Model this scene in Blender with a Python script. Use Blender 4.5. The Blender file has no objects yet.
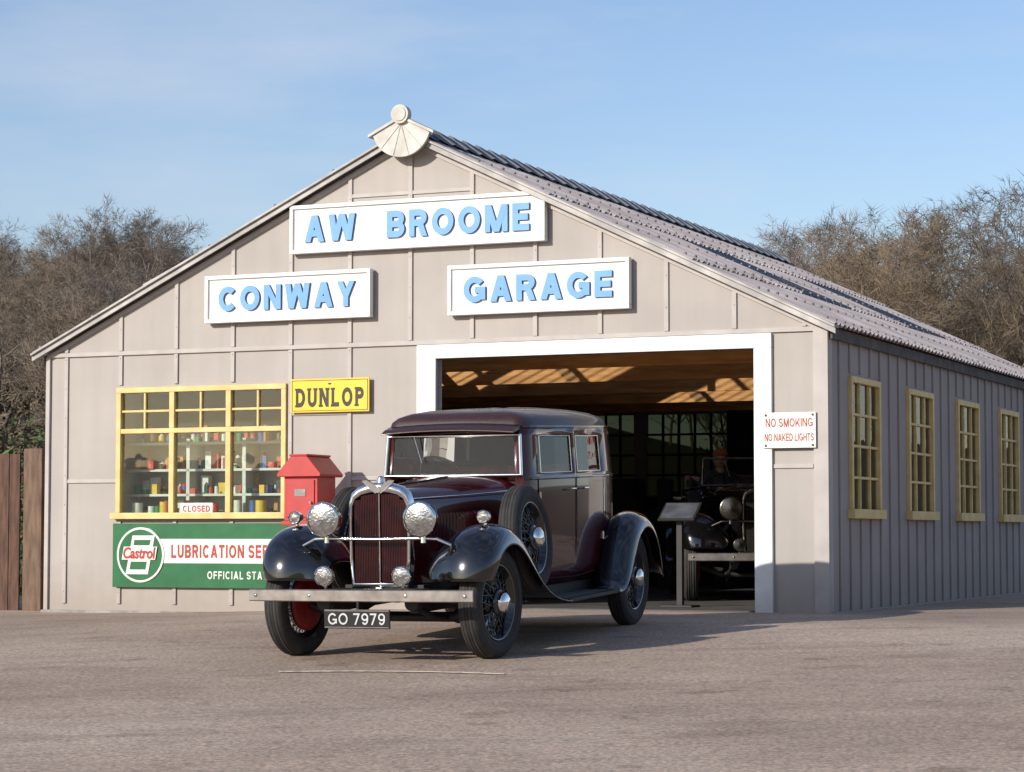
import bpy, math, random, bmesh
from mathutils import Vector, Matrix, noise
random.seed(7)
S = bpy.context.scene
rad = math.radians

# ------------------------------------------------------------------ helpers
def link(o):
    S.collection.objects.link(o); return o

def empty(name, mw=None, parent=None):
    e = bpy.data.objects.new(name, None); link(e)
    e.empty_display_size = .3
    if parent: e.parent = parent
    if mw is not None: e.matrix_local = mw
    return e

class MB:
    def __init__(s): s.v=[]; s.f=[]; s.m=[]; s.sm=[]
    def add(s, vs, fs, m=0, sm=False):
        o=len(s.v); s.v += [tuple(v) for v in vs]
        for f in fs:
            s.f.append(tuple(i+o for i in f)); s.m.append(m); s.sm.append(sm)
    def box(s,x0,x1,y0,y1,z0,z1,m=0,M=None):
        vs=[Vector(p) for p in ((x0,y0,z0),(x1,y0,z0),(x1,y1,z0),(x0,y1,z0),(x0,y0,z1),(x1,y0,z1),(x1,y1,z1),(x0,y1,z1))]
        if M is not None: vs=[M@v for v in vs]
        s.add(vs,[(3,2,1,0),(4,5,6,7),(0,1,5,4),(1,2,6,5),(2,3,7,6),(3,0,4,7)],m)
    def cyl(s,p0,p1,r0,r1=None,n=12,m=0,cap=True,sm=True):
        if r1 is None: r1=r0
        p0=Vector(p0);p1=Vector(p1);d=(p1-p0).normalized()
        a=d.orthogonal().normalized();b=d.cross(a)
        vs=[];fs=[]
        for p,r in((p0,r0),(p1,r1)):
            for i in range(n):
                t=2*math.pi*i/n; vs.append(p+a*(r*math.cos(t))+b*(r*math.sin(t)))
        for i in range(n): j=(i+1)%n; fs.append((i,j,n+j,n+i))
        s.add(vs,fs,m,sm)
        if cap: s.add(vs,[tuple(range(n))[::-1],tuple(range(n,2*n))],m,False)
    def tube(s,pts,r,n=8,m=0):
        for a,b in zip(pts[:-1],pts[1:]): s.cyl(a,b,r,r,n,m)
        for p in pts[1:-1]: s.ball(p,r,m,8)
    def rev(s,prof,org,axis,n=32,m=0,sm=True):
        org=Vector(org);d=Vector(axis).normalized();a=d.orthogonal().normalized();b=d.cross(a)
        vs=[];fs=[];k=len(prof)
        for r,h in prof:
            for i in range(n):
                t=2*math.pi*i/n; vs.append(org+d*h+a*(r*math.cos(t))+b*(r*math.sin(t)))
        for q in range(k-1):
            for i in range(n):
                j=(i+1)%n; fs.append((q*n+i,q*n+j,(q+1)*n+j,(q+1)*n+i))
        s.add(vs,fs,m,sm)
    def ball(s,c,r,m=0,n=12,sc=(1,1,1)):
        c=Vector(c);vs=[];fs=[];k=n//2+1
        for q in range(k):
            ph=math.pi*q/(k-1)
            for i in range(n):
                t=2*math.pi*i/n
                vs.append(c+Vector((r*sc[0]*math.sin(ph)*math.cos(t),r*sc[1]*math.sin(ph)*math.sin(t),r*sc[2]*math.cos(ph))))
        for q in range(k-1):
            for i in range(n):
                j=(i+1)%n; fs.append((q*n+i,q*n+j,(q+1)*n+j,(q+1)*n+i))
        s.add(vs,fs,m,True)
    def loft(s,rings,m=0,closed=True,sm=True,cap=False,skip=None):
        n=len(rings[0]);vs=[p for r in rings for p in r];fs=[]
        for q in range(len(rings)-1):
            for i in range(n if closed else n-1):
                j=(i+1)%n
                if skip and skip(q,i): continue
                fs.append((q*n+i,q*n+j,(q+1)*n+j,(q+1)*n+i))
        s.add(vs,fs,m,sm)
        if cap:
            o=len(rings)-1
            s.add(vs,[tuple(range(n))[::-1],tuple(range(o*n,o*n+n))],m,False)
    def prism(s,poly,y0,y1,m=0):   # poly in xz, extruded along y
        n=len(poly);vs=[(x,y0,z) for x,z in poly]+[(x,y1,z) for x,z in poly]
        fs=[tuple(range(n)),tuple(range(n,2*n))[::-1]]+[(i,n+i,n+(i+1)%n,(i+1)%n) for i in range(n)]
        s.add(vs,fs,m)
    def obj(s,name,parent=None,mats=(),bevel=0,recalc=True,solid=0,sub=0,merge=False):
        me=bpy.data.meshes.new(name); me.from_pydata(s.v,[],s.f)
        for mt in mats: me.materials.append(mt)
        me.polygons.foreach_set('material_index',s.m); me.polygons.foreach_set('use_smooth',s.sm)
        me.update()
        if recalc or merge:
            bm=bmesh.new();bm.from_mesh(me)
            if merge: bmesh.ops.remove_doubles(bm,verts=bm.verts,dist=1e-5)
            bmesh.ops.recalc_face_normals(bm,faces=bm.faces);bm.to_mesh(me);bm.free()
        o=bpy.data.objects.new(name,me);link(o)
        if parent: o.parent=parent
        if sub:
            k=o.modifiers.new('sub','SUBSURF');k.levels=sub;k.render_levels=sub
        if solid:
            k=o.modifiers.new('sol','SOLIDIFY');k.thickness=solid;k.offset=0
        if bevel:
            k=o.modifiers.new('bev','BEVEL');k.width=bevel;k.segments=2;k.limit_method='ANGLE'
        return o

def text(parent,name,body,x0,x1,z0,z1,yf,depth,mat,bold=.0,spacing=1.0,shear=0):
    cu=bpy.data.curves.new(name,'FONT');cu.body=body;cu.extrude=.5;cu.offset=bold;cu.space_character=spacing;cu.shear=shear
    cu.resolution_u=4
    o=bpy.data.objects.new(name,cu);link(o)
    dg=bpy.context.evaluated_depsgraph_get();dg.update()
    me=bpy.data.meshes.new_from_object(o.evaluated_get(dg))
    bpy.data.objects.remove(o)
    xs=[v.co.x for v in me.vertices];ys=[v.co.y for v in me.vertices]
    a,b,c,d=min(xs),max(xs),min(ys),max(ys)
    for v in me.vertices:
        x=x0+(v.co.x-a)/(b-a)*(x1-x0); z=z0+(v.co.y-c)/(d-c)*(z1-z0)
        y=yf if v.co.z>0 else yf+depth
        v.co=(x,y,z)
    me.materials.clear();me.materials.append(mat)
    o=bpy.data.objects.new(name,me);link(o)
    if parent:o.parent=parent
    return o

# constructed grotesque lettering: bars, diagonals and elliptical bowls
GW={'A':.98,'W':1.32,'B':.86,'R':.88,'O':1.04,'M':1.08,'E':.78,'C':.96,'N':.92,'Y':.92,'G':1.02,'L':.74,'U':.88,'I':.22,'T':.82,'S':.84,'V':.94,'F':.74,'K':.92,'D':.92,'P':.84,'H':.9,'7':.74,'9':.78,' ':.5}
def glyph(ch,t):
    w=GW[ch] if ch!='I' else t; q=[];tt=t*1.12
    def V(x,z0=0,z1=1): q.append([(x,z0),(x+t,z0),(x+t,z1),(x,z1)])
    def H(z,x0=0,x1=None): q.append([(x0,z),(w if x1 is None else x1,z),(w if x1 is None else x1,z+t*.92),(x0,z+t*.92)])
    def D(xb,xt,z0=0,z1=1): q.append([(xb,z0),(xb+tt,z0),(xt+tt,z1),(xt,z1)])
    def A(cx,cz,rx,rz,a0,a1):
        n=max(8,int(abs(a1-a0)/9));a0,a1=rad(a0),rad(a1)
        q.append(('arc',[((cx+rx*math.cos(a),cz+rz*math.sin(a)),(cx+(rx-t)*math.cos(a),cz+(rz-t*.92)*math.sin(a))) for a in [a0+(a1-a0)*i/n for i in range(n+1)]]))
    rz=(1+t*.92)/4;h=t*.92
    if ch=='A': D(0,(w-tt)/2);D(w-tt,(w-tt)/2);H(.20,.2*w,.8*w)
    elif ch=='W': D(.25*w-tt/2,0);D(.25*w-tt/2,.5*w-tt/2);D(.75*w-tt/2,.5*w-tt/2);D(.75*w-tt/2,w-tt)
    elif ch=='M': V(0);V(w-t);D((w-tt)/2,0);D((w-tt)/2,w-tt)
    elif ch=='N': V(0);V(w-t);D(w-tt,0)
    elif ch in'BRP':
        V(0);H(1-h,0,w*.55);A(w*.55,1-rz,w*.42,rz,-90,90);H(1-2*rz,0,w*.55)
        if ch=='B': H(0,0,w*.55);A(w*.55,rz,w*.45,rz,-90,90)
        if ch=='R': D(w-tt,w*.42,0,.5)
    elif ch=='O': A(w/2,.5,w/2,.5,0,360)
    elif ch=='E': V(0);H(0);H(.5-h/2,0,w*.93);H(1-h)
    elif ch=='F': V(0);H(.5-h/2,0,w*.93);H(1-h)
    elif ch=='L': V(0);H(0)
    elif ch=='I': V(0)
    elif ch=='T': H(1-h);V((w-t)/2)
    elif ch=='H': V(0);V(w-t);H(.5-h/2)
    elif ch=='U': V(0,.38);V(w-t,.38);A(w/2,.38,w/2,.38,180,360)
    elif ch=='C': A(w*.52,.5,w*.52,.5,42,318)
    elif ch=='G': A(w*.5,.5,w*.5,.5,38,330);H(.36,w*.52,w);V(w-t,.10,.4)
    elif ch=='S': A(w/2,1-rz,w/2,rz,15,270);A(w/2,rz,w/2,rz,-165,90)
    elif ch=='V': D((w-tt)/2,0);D((w-tt)/2,w-tt)
    elif ch=='Y': V((w-t)/2,0,.45);D((w-tt)/2,0,.40);D((w-tt)/2,w-tt,.40)
    elif ch=='K': V(0);D(t*.6,w-tt*1.1,.28,1);D(w-tt,w*.32,0,.62)
    elif ch=='D': V(0);H(0,0,w*.42);H(1-h,0,w*.42);A(w*.42,.5,w*.58,.5,-90,90)
    elif ch=='7': H(1-h);D(w*.18,w-tt,0,1-h*.5)
    elif ch=='9': A(w/2,.67,w/2,.33,0,360);A(w/2,.5,w/2,.5,-140,20)
    return q,w
def lettering(parent,name,body,x0,x1,z0,z1,yf,depth,mat,t=.2,gap=.2,rim=None,serif=0):
    m=MB();x=0;items=[]
    for ch in body:
        if ch==' ': x+=.45;continue
        q,w=glyph(ch,t);items.append((x,q,w,ch));x+=w+gap
    tot=x-gap;sx=(x1-x0)/tot;sz=z1-z0
    for ox,q,w,ch in items:
        if serif:
            s_=serif;b=t*.42
            for fx,fz in {'D':[(t/2,0),(t/2,1)],'U':[(t/2,1),(w-t/2,1)],'N':[(t/2,1),(w-t/2,1),(t/2,0)],'L':[(t/2,1),(t/2,0)],'P':[(t/2,1),(t/2,0)]}.get(ch,[]):
                za,zb=(0,b) if fz==0 else (1-b,1)
                q.append([(fx-t/2-s_,za),(fx+t/2+s_,za),(fx+t/2+s_,zb),(fx-t/2-s_,zb)])
        for k,p in enumerate(q):
            y=yf-.0004*k
            T=lambda a:(x0+(ox+a[0])*sx,z0+a[1]*sz)
            if p[0]=='arc':
                rg=[]
                for o_,i_ in p[1]:
                    o2,i2=T(o_),T(i_);rg.append([(o2[0],y,o2[1]),(i2[0],y,i2[1]),(i2[0],yf+depth,i2[1]),(o2[0],yf+depth,o2[1])])
                m.loft(rg,0,closed=True,sm=False,cap=True)
            else: m.prism([T(a) for a in p],y,yf+depth)
    o=m.obj(name,parent,[mat]+([rim] if rim else []))
    if rim:
        for p in o.data.polygons:
            if abs(p.normal.y)<.5: p.material_index=1
    return o

def mk(name,c1,c2=None,scale=6,rough=.6,metal=0,bump=0,bscale=60,coat=0,stretch=(1,1,1),spec=.5,detail=5,rvar=0,lo=.35,hi=.65):
    m=bpy.data.materials.new(name);m.use_nodes=True;nt=m.node_tree;N=nt.nodes;L=nt.links
    b=N['Principled BSDF']
    b.inputs['Roughness'].default_value=rough;b.inputs['Metallic'].default_value=metal
    b.inputs['Coat Weight'].default_value=coat;b.inputs['Coat Roughness'].default_value=.04
    b.inputs['Specular IOR Level'].default_value=spec
    tc=N.new('ShaderNodeTexCoord');mp=N.new('ShaderNodeMapping');mp.inputs['Scale'].default_value=stretch
    L.new(tc.outputs['Object'],mp.inputs[0])
    if c2 is None: c2=tuple(c*.85 for c in c1)
    n=N.new('ShaderNodeTexNoise');n.inputs['Scale'].default_value=scale;n.inputs['Detail'].default_value=detail
    L.new(mp.outputs[0],n.inputs['Vector'])
    r=N.new('ShaderNodeValToRGB');r.color_ramp.elements[0].position=lo;r.color_ramp.elements[1].position=hi
    r.color_ramp.elements[0].color=(*c2,1);r.color_ramp.elements[1].color=(*c1,1)
    L.new(n.outputs['Fac'],r.inputs[0]);L.new(r.outputs[0],b.inputs['Base Color'])
    if rvar:
        mr=N.new('ShaderNodeMapRange');mr.inputs[3].default_value=max(0,rough-rvar);mr.inputs[4].default_value=rough+rvar
        L.new(n.outputs['Fac'],mr.inputs[0]);L.new(mr.outputs[0],b.inputs['Roughness'])
    if bump:
        n2=N.new('ShaderNodeTexNoise');n2.inputs['Scale'].default_value=bscale;n2.inputs['Detail'].default_value=4
        L.new(mp.outputs[0],n2.inputs['Vector'])
        bp=N.new('ShaderNodeBump');bp.inputs['Strength'].default_value=bump;bp.inputs['Distance'].default_value=.01
        L.new(n2.outputs['Fac'],bp.inputs['Height']);L.new(bp.outputs[0],b.inputs['Normal'])
    return m

def weathered(m,zlow=.0,zhigh=.45,grime=(.25,.19,.14)):
    """adds rain-splash grime near the ground and faint vertical streaks to a painted panel material (object space)"""
    nt=m.node_tree;N=nt.nodes;L=nt.links;b=N['Principled BSDF'];src=b.inputs['Base Color'].links[0].from_socket
    tc=N.new('ShaderNodeTexCoord');sx=N.new('ShaderNodeSeparateXYZ');L.new(tc.outputs['Object'],sx.inputs[0])
    n=N.new('ShaderNodeTexNoise');n.inputs['Scale'].default_value=7;n.inputs['Detail'].default_value=6;L.new(tc.outputs['Object'],n.inputs['Vector'])
    ad=N.new('ShaderNodeMath');ad.operation='MULTIPLY_ADD';ad.inputs[1].default_value=-.5;L.new(n.outputs['Fac'],ad.inputs[0]);L.new(sx.outputs['Z'],ad.inputs[2])
    mr=N.new('ShaderNodeMapRange');mr.inputs[1].default_value=zlow-.25;mr.inputs[2].default_value=zhigh-.25;mr.inputs[3].default_value=.40;mr.inputs[4].default_value=0
    L.new(ad.outputs[0],mr.inputs[0])
    mx=N.new('ShaderNodeMix');mx.data_type='RGBA';mx.inputs[7].default_value=(*grime,1);L.new(mr.outputs[0],mx.inputs[0]);L.new(src,mx.inputs[6])
    mp=N.new('ShaderNodeMapping');mp.inputs['Scale'].default_value=(9,9,.5);L.new(tc.outputs['Object'],mp.inputs[0])
    n2=N.new('ShaderNodeTexNoise');n2.inputs['Scale'].default_value=1;n2.inputs['Detail'].default_value=2;L.new(mp.outputs[0],n2.inputs['Vector'])
    mr2=N.new('ShaderNodeMapRange');mr2.inputs[1].default_value=.3;mr2.inputs[2].default_value=.6;mr2.inputs[3].default_value=.965;mr2.inputs[4].default_value=1.01;L.new(n2.outputs['Fac'],mr2.inputs[0])
    m2=N.new('ShaderNodeMix');m2.data_type='RGBA';m2.blend_type='MULTIPLY';m2.inputs[0].default_value=1;L.new(mx.outputs[2],m2.inputs[6]);L.new(mr2.outputs[0],m2.inputs[7])
    L.new(m2.outputs[2],b.inputs['Base Color'])
    return m

def mk_glass(name,tint=(.9,.95,.93),extra=.0,rough=.0):
    m=bpy.data.materials.new(name);m.use_nodes=True;nt=m.node_tree;N=nt.nodes;L=nt.links
    N.remove(N['Principled BSDF']);out=N['Material Output']
    t=N.new('ShaderNodeBsdfTransparent');t.inputs[0].default_value=(*tint,1)
    g=N.new('ShaderNodeBsdfGlossy');g.inputs['Roughness'].default_value=rough
    f=N.new('ShaderNodeFresnel');f.inputs[0].default_value=1.5
    a=N.new('ShaderNodeMath');a.operation='ADD';a.inputs[1].default_value=extra
    tc=N.new('ShaderNodeTexCoord');n=N.new('ShaderNodeTexNoise');n.inputs['Scale'].default_value=2.5
    bp=N.new('ShaderNodeBump');bp.inputs['Strength'].default_value=.05;bp.inputs['Distance'].default_value=.05
    L.new(tc.outputs['Object'],n.inputs['Vector']);L.new(n.outputs['Fac'],bp.inputs['Height']);L.new(bp.outputs[0],g.inputs['Normal'])
    mx=N.new('ShaderNodeMixShader')
    L.new(f.outputs[0],a.inputs[0]);L.new(a.outputs[0],mx.inputs[0]);L.new(t.outputs[0],mx.inputs[1]);L.new(g.outputs[0],mx.inputs[2])
    L.new(mx.outputs[0],out.inputs[0])
    return m

# ------------------------------------------------------------------ materials
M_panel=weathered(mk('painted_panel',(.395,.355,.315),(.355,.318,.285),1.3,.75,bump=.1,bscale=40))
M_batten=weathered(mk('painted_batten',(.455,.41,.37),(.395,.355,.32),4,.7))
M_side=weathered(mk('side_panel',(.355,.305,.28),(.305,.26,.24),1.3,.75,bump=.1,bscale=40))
M_white=mk('white_paint',(.78,.77,.74),(.69,.68,.64),3,.5)
M_cream=mk('cream_flashing',(.60,.57,.51),(.45,.42,.37),6,.7)
M_barge=mk('barge_paint',(.50,.47,.43),(.33,.31,.29),5,.7)
M_plinth=mk('concrete_plinth',(.34,.31,.28),(.22,.2,.18),8,.9,bump=.4)
M_roof=mk('corrugated_sheet',(.58,.50,.465),(.36,.31,.29),1.6,.9,bump=.3,bscale=30,detail=9,spec=.2)
M_ridge=mk('ridge_cap',(.15,.17,.21),(.07,.08,.10),9,.7)
M_bolt=mk('roof_bolt',(.25,.23,.22),(.08,.07,.06),20,.6)
M_yel=mk('yellow_frame',(.72,.51,.20),(.58,.40,.14),7,.5)
M_signblue=mk('letter_blue',(.125,.32,.63),(.10,.28,.57),5,.5)
M_signblue_shade=mk('letter_shaded_edge',(.045,.115,.24),None,5,.5)  # darker copy of the letter blue, shadow put into the side colour
M_dyel=mk('enamel_yellow',(.86,.53,.008),(.78,.46,.006),6,.35,coat=.1)
M_black=mk('black_enamel',(.012,.012,.012),None,6,.3)
M_green=mk('enamel_green',(.018,.14,.05),(.014,.11,.04),5,.25,coat=.3)
M_cwhite=mk('enamel_white',(.74,.72,.65),(.66,.64,.57),8,.3,coat=.3)
M_redtxt=mk('enamel_red',(.42,.03,.02),None,8,.35)
M_redbox=mk('red_paint',(.46,.022,.018),(.36,.016,.013),5,.4)
M_timber=mk('timber_beam',(.76,.34,.09),(.52,.21,.05),6,.7,stretch=(.4,4,4),bump=.2)
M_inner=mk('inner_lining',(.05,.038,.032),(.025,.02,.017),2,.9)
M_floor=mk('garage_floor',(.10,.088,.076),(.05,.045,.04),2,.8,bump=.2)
M_shelf=mk('display_lining',(.72,.68,.60),(.60,.57,.5),3,.7)
M_fence=mk('fence_wood',(.13,.065,.04),(.06,.03,.02),7,.85,bump=.5,stretch=(3,3,.5))
M_post=mk('fence_post_wood',(.19,.12,.075),(.10,.06,.04),7,.85,bump=.5,stretch=(3,3,.5))
M_glass=mk_glass('window_glass')
M_dimming=mk_glass('dimming_glass',(.22,.235,.20),.02,.1)  # dark tint put into the glass to dim the rear windows
M_sky=mk_glass('skylight_glass',(.75,.85,.95),.10,.15)
M_cglass=mk_glass('car_glass',(.84,.84,.80),.0)
# car
M_body=mk('maroon_lacquer',(.055,.004,.007),(.042,.003,.005),2,.25,coat=.8,spec=.25)
M_wing=mk('black_lacquer',(.005,.005,.006),(.004,.004,.005),2,.15,coat=1)
M_rooff=mk('roof_fabric',(.044,.017,.014),(.028,.012,.010),30,.45,bump=.15,bscale=200,coat=.2)
M_chrome=mk('chrome',(.80,.79,.76),(.66,.65,.62),12,.09,metal=1,rvar=.04)
M_dimplate=mk('shade_darkened_plate',(.30,.27,.22),(.16,.14,.11),12,.25,metal=1,rvar=.1)  # touring car metal: garage gloom put into a darker colour
M_nickel=mk('dull_steel',(.30,.265,.24),(.20,.17,.15),9,.42,metal=.7,rvar=.1)
M_grille=mk('grille_maroon',(.055,.008,.008),(.03,.005,.005),10,.35,coat=.4)
M_dark=mk('dark_void',(.008,.007,.007),None,5,.8)
M_tyre=mk('tyre_rubber',(.022,.020,.019),(.035,.032,.028),14,.8,bump=.3,bscale=120)
M_drum=mk('brake_backplate',(.26,.012,.012),(.18,.009,.009),10,.5)
M_lens=mk('lamp_lens',(.55,.56,.55),(.34,.35,.35),26,.12,metal=1,bump=.35,bscale=55)
M_leather=mk('leather',(.42,.08,.028),(.30,.05,.02),12,.5,bump=.2)
M_chassis=mk('chassis_black',(.012,.011,.010),(.02,.017,.014),10,.6)

# ------------------------------------------------------------------ frames of reference
AB=rad(-23.75)
BL=Vector((-4.94,25.47,-.715))
BM=Matrix.Translation(BL)@Matrix.Rotation(AB,4,'Z')
BMi=BM.inverted()
W=8.57; LEN=12.2; XC=4.28
def ss(a,b,x):
    t=max(0,min(1,(x-a)/(b-a)));return t*t*(3-2*t)
def gz(x,y):
    p=BMi@Vector((x,y,0)); X,Y=p.x,p.y
    z=-.715-.1*(1-ss(0,5.6,X))
    t=-Y-2.0
    if t>0:
        t=min(t,40); z-=.045*(t-1.0*(1-math.exp(-t)))*1.02
    side=ss(-8,12,x)
    h=ss(48,118,y)*(9.0+1.4*noise.noise(Vector((x*.02,y*.02,0)))-4.2*side)
    h+=ss(60,160,-y)*9+ss(45,120,abs(x)-y*.1)*4
    return z+h

# ------------------------------------------------------------------ ground
def axis(lo,hi,fine_lo,fine_hi,step):
    a=[];v=fine_lo
    while v<=fine_hi: a.append(v);v+=step
    st=step;v=a[-1]
    while v<hi: st=min(st*1.25,40);v+=st;a.append(v)
    st=step;v=a[0]
    while v>lo: st=min(st*1.25,40);v-=st;a.insert(0,v)
    return a
gx=axis(-700,700,-16,20,.5);gy=axis(-500,900,-2,40,.5)
g=MB();vs=[(x,y,gz(x,y)) for y in gy for x in gx];n=len(gx)
g.add(vs,[(j*n+i,j*n+i+1,(j+1)*n+i+1,(j+1)*n+i) for j in range(len(gy)-1) for i in range(n-1)],0,True)
def ground_mat():
    m=bpy.data.materials.new('ground_surface');m.use_nodes=True;nt=m.node_tree;N=nt.nodes;L=nt.links;b=N['Principled BSDF']
    tc=N.new('ShaderNodeTexCoord')
    def noi(s,d=5,r=.5,st=None):
        n=N.new('ShaderNodeTexNoise');n.inputs['Scale'].default_value=s;n.inputs['Detail'].default_value=d;n.inputs['Roughness'].default_value=r
        if st:
            mp=N.new('ShaderNodeMapping');mp.inputs['Scale'].default_value=st;mp.inputs['Rotation'].default_value=(0,0,rad(-18));L.new(tc.outputs['Object'],mp.inputs[0]);L.new(mp.outputs[0],n.inputs['Vector'])
        else: L.new(tc.outputs['Object'],n.inputs['Vector'])
        return n
    def ramp(src,p):
        r=N.new('ShaderNodeValToRGB')
        while len(r.color_ramp.elements)<len(p): r.color_ramp.elements.new(.5)
        for e,(q,c) in zip(r.color_ramp.elements,p): e.position=q;e.color=(*c,1)
        L.new(src,r.inputs[0]);return r
    def mix(a,b2,f,mode='MIX'):
        x=N.new('ShaderNodeMix');x.data_type='RGBA';x.blend_type=mode
        if isinstance(f,float): x.inputs[0].default_value=f
        else: L.new(f,x.inputs[0])
        L.new(a,x.inputs[6]);L.new(b2,x.inputs[7]);return x.outputs[2]
    big=ramp(noi(.30,6,.6).outputs['Fac'],[(.34,(.31,.235,.180)),(.5,(.375,.290,.225)),(.66,(.45,.36,.285))])
    sp=ramp(noi(38,3,.7).outputs['Fac'],[(.35,(.62,.62,.62)),(.5,(1,1,1)),(.68,(1.34,1.31,1.27))])
    st=ramp(noi(1.1,9,.68,(.5,1.6,1)).outputs['Fac'],[(.34,(.78,.76,.75)),(.47,(1,1,1)),(.66,(1.08,1.07,1.06))])
    c=mix(big.outputs[0],sp.outputs[0],1.0,'MULTIPLY');c=mix(c,st.outputs[0],1.0,'MULTIPLY')
    oil=ramp(noi(2.7,4,.5).outputs['Fac'],[(.62,(1,1,1)),(.70,(.76,.74,.72))]);c=mix(c,oil.outputs[0],1.0,'MULTIPLY')
    v=N.new('ShaderNodeTexVoronoi');v.inputs['Scale'].default_value=48;L.new(tc.outputs['Object'],v.inputs['Vector'])
    vr=ramp(v.outputs['Color'],[(.0,(.78,.78,.78)),(.9,(1.18,1.16,1.14))])
    c=mix(c,vr.outputs[0],.9,'MULTIPLY')
    gr=ramp(noi(.9,8,.7).outputs['Fac'],[(.3,(.05,.040,.022)),(.5,(.10,.075,.042)),(.7,(.07,.065,.03))])
    sx=N.new('ShaderNodeSeparateXYZ');L.new(tc.outputs['Object'],sx.inputs[0])
    nn=noi(.8,5);a=N.new('ShaderNodeMath');a.operation='MULTIPLY_ADD';a.inputs[1].default_value=3;L.new(nn.outputs['Fac'],a.inputs[0]);L.new(sx.outputs['Y'],a.inputs[2])
    mr=N.new('ShaderNodeMapRange');mr.inputs[1].default_value=32.0;mr.inputs[2].default_value=32.8;L.new(a.outputs[0],mr.inputs[0])
    c=mix(c,gr.outputs[0],mr.outputs[0])
    L.new(c,b.inputs['Base Color']);b.inputs['Roughness'].default_value=.92;b.inputs['Specular IOR Level'].default_value=.2
    bn=noi(70,3,.7);bp=N.new('ShaderNodeBump');bp.inputs['Strength'].default_value=.5;bp.inputs['Distance'].default_value=.007
    L.new(bn.outputs['Fac'],bp.inputs['Height']);L.new(bp.outputs[0],b.inputs['Normal'])
    return m
g.obj('ground',None,[ground_mat()],recalc=False)
ln=MB();ring=[]
for i in range(25):
    t=i/24; x=-1.55+1.50*t; y=16.00-.62*t+.22*math.sin(t*2.2)
    ring.append([(x,y,gz(x,y)+.006),(x,y+.07,gz(x,y+.07)+.006)])
ln.loft(ring,0,closed=False)
M_line=mk('worn_line_paint',(.80,.64,.45),(.46,.37,.29),14,.9,lo=.38,hi=.55)
ln.obj('painted_line',None,[M_line],recalc=False)

# ------------------------------------------------------------------ GARAGE
G=empty('garage_building',BM)
RISE=2.05/XC
ALF=math.atan(RISE);CA,SA=math.cos(ALF),math.sin(ALF)
def roofz(x): return 4.67-abs(x-XC)*RISE
w=MB();T=.09
ZB=-.25
w.box(0,.886,0,T,ZB,2.6);w.box(.886,2.909,0,T,ZB,.89);w.box(.886,2.909,0,T,2.25,2.6)
w.box(2.909,4.592,0,T,ZB,2.6);w.box(4.592,7.867,0,T,2.45,2.6);w.box(7.867,W,0,T,ZB,2.6)
w.prism([(0,2.6),(W,2.6),(W,roofz(W)),(XC,roofz(XC)),(0,roofz(0))],0,T)
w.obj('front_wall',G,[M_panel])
wins=[(.68+2.165*i,1.74+2.165*i) for i in range(5)]
for nm,xa,xb in (('side_wall_right',W-T,W),('side_wall_left',0,T)):
    s=MB();y=T
    for a,b in wins:
        s.box(xa,xb,y,a,ZB,2.60);s.box(xa,xb,a,b,ZB,.91);s.box(xa,xb,a,b,2.22,2.60);y=b
    s.box(xa,xb,y,LEN,ZB,2.60)
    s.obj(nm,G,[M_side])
s=MB();x=T
rw=[(.9,2.05),(2.25,3.5),(5.0,6.3),(6.6,7.8)]
for a,b in rw:
    s.box(x,a,LEN-T,LEN,ZB,2.64);s.box(a,b,LEN-T,LEN,ZB,1.3);s.box(a,b,LEN-T,LEN,2.5,2.64);x=b
s.box(x,W-T,LEN-T,LEN,ZB,2.64)
s.prism([(T,2.64),(W-T,2.64),(XC,roofz(XC))],LEN-T,LEN)
for a,b in rw:
    for k in range(1,5):
        q=a+(b-a)*k/5;s.box(q-.016,q+.016,LEN-.07,LEN-.03,1.3,2.5,1)
    for k in range(1,4):
        q=1.3+1.2*k/4;s.box(a,b,LEN-.065,LEN-.035,q-.016,q+.016,1)
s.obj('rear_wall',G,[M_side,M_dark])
s=MB()
for a,b in rw: s.box(a,b,LEN-.052,LEN-.048,1.3,2.5)
s.obj('rear_window_glass',G,[M_dimming])
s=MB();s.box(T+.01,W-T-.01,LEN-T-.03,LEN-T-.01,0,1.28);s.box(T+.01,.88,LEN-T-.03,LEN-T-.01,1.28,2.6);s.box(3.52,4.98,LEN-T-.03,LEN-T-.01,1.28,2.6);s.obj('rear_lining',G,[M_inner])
b=MB();bw=.022;pr=-.02
bx=[4.30+.675*k for k in range(-6,7)]
for x in bx:
    zt=roofz(x)-.05
    if zt>2.66: b.box(x-bw,x+bw,pr,0,2.639,zt)
    if x<4.2:
        if .85<x<2.93: b.box(x-bw,x+bw,pr,0,.0,.86); b.box(x-bw,x+bw,pr,0,2.28,2.59)
        else: b.box(x-bw,x+bw,pr,0,0.0,2.59)
b.box(0.05,8.45,pr-.006,0,2.592,2.636)
for x0,x1,z in((.275,.9,1.26),(2.974,3.60,1.92),(3.65,4.37,1.26),(8.05,8.43,1.33)): b.box(x0,x1,pr+.003,0,z,z+.04)
b.box(0,.05,-.03,0,ZB,2.6)
b.obj('front_battens',G,[M_batten],bevel=.004)
nl=MB()
for x in bx:
    z=.12
    while z<roofz(x)-.15:
        if (x<4.2 or z>2.7) and not(.85<x<2.93 and .8<z<2.3): nl.ball((x+random.uniform(-.004,.004),pr-.001,z),.0055,0,6,(1,.4,1))
        z+=.305
nl.obj('batten_nails',G,[M_bolt],recalc=False)
c=MB();c.box(8.44,W+.01,-.035,0,ZB,2.62);c.box(W,W+.012,0,.10,ZB,2.60);c.obj('corner_board',G,[M_batten],bevel=.003)
b=MB()
for i,x in enumerate(bx[:-1]):
    if i in (5,6): b.box(x+bw,x+.675-bw,pr+.004,0,4.10,4.135)
b.obj('gable_noggins',G,[M_batten])
b=MB();y=.35
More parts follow.
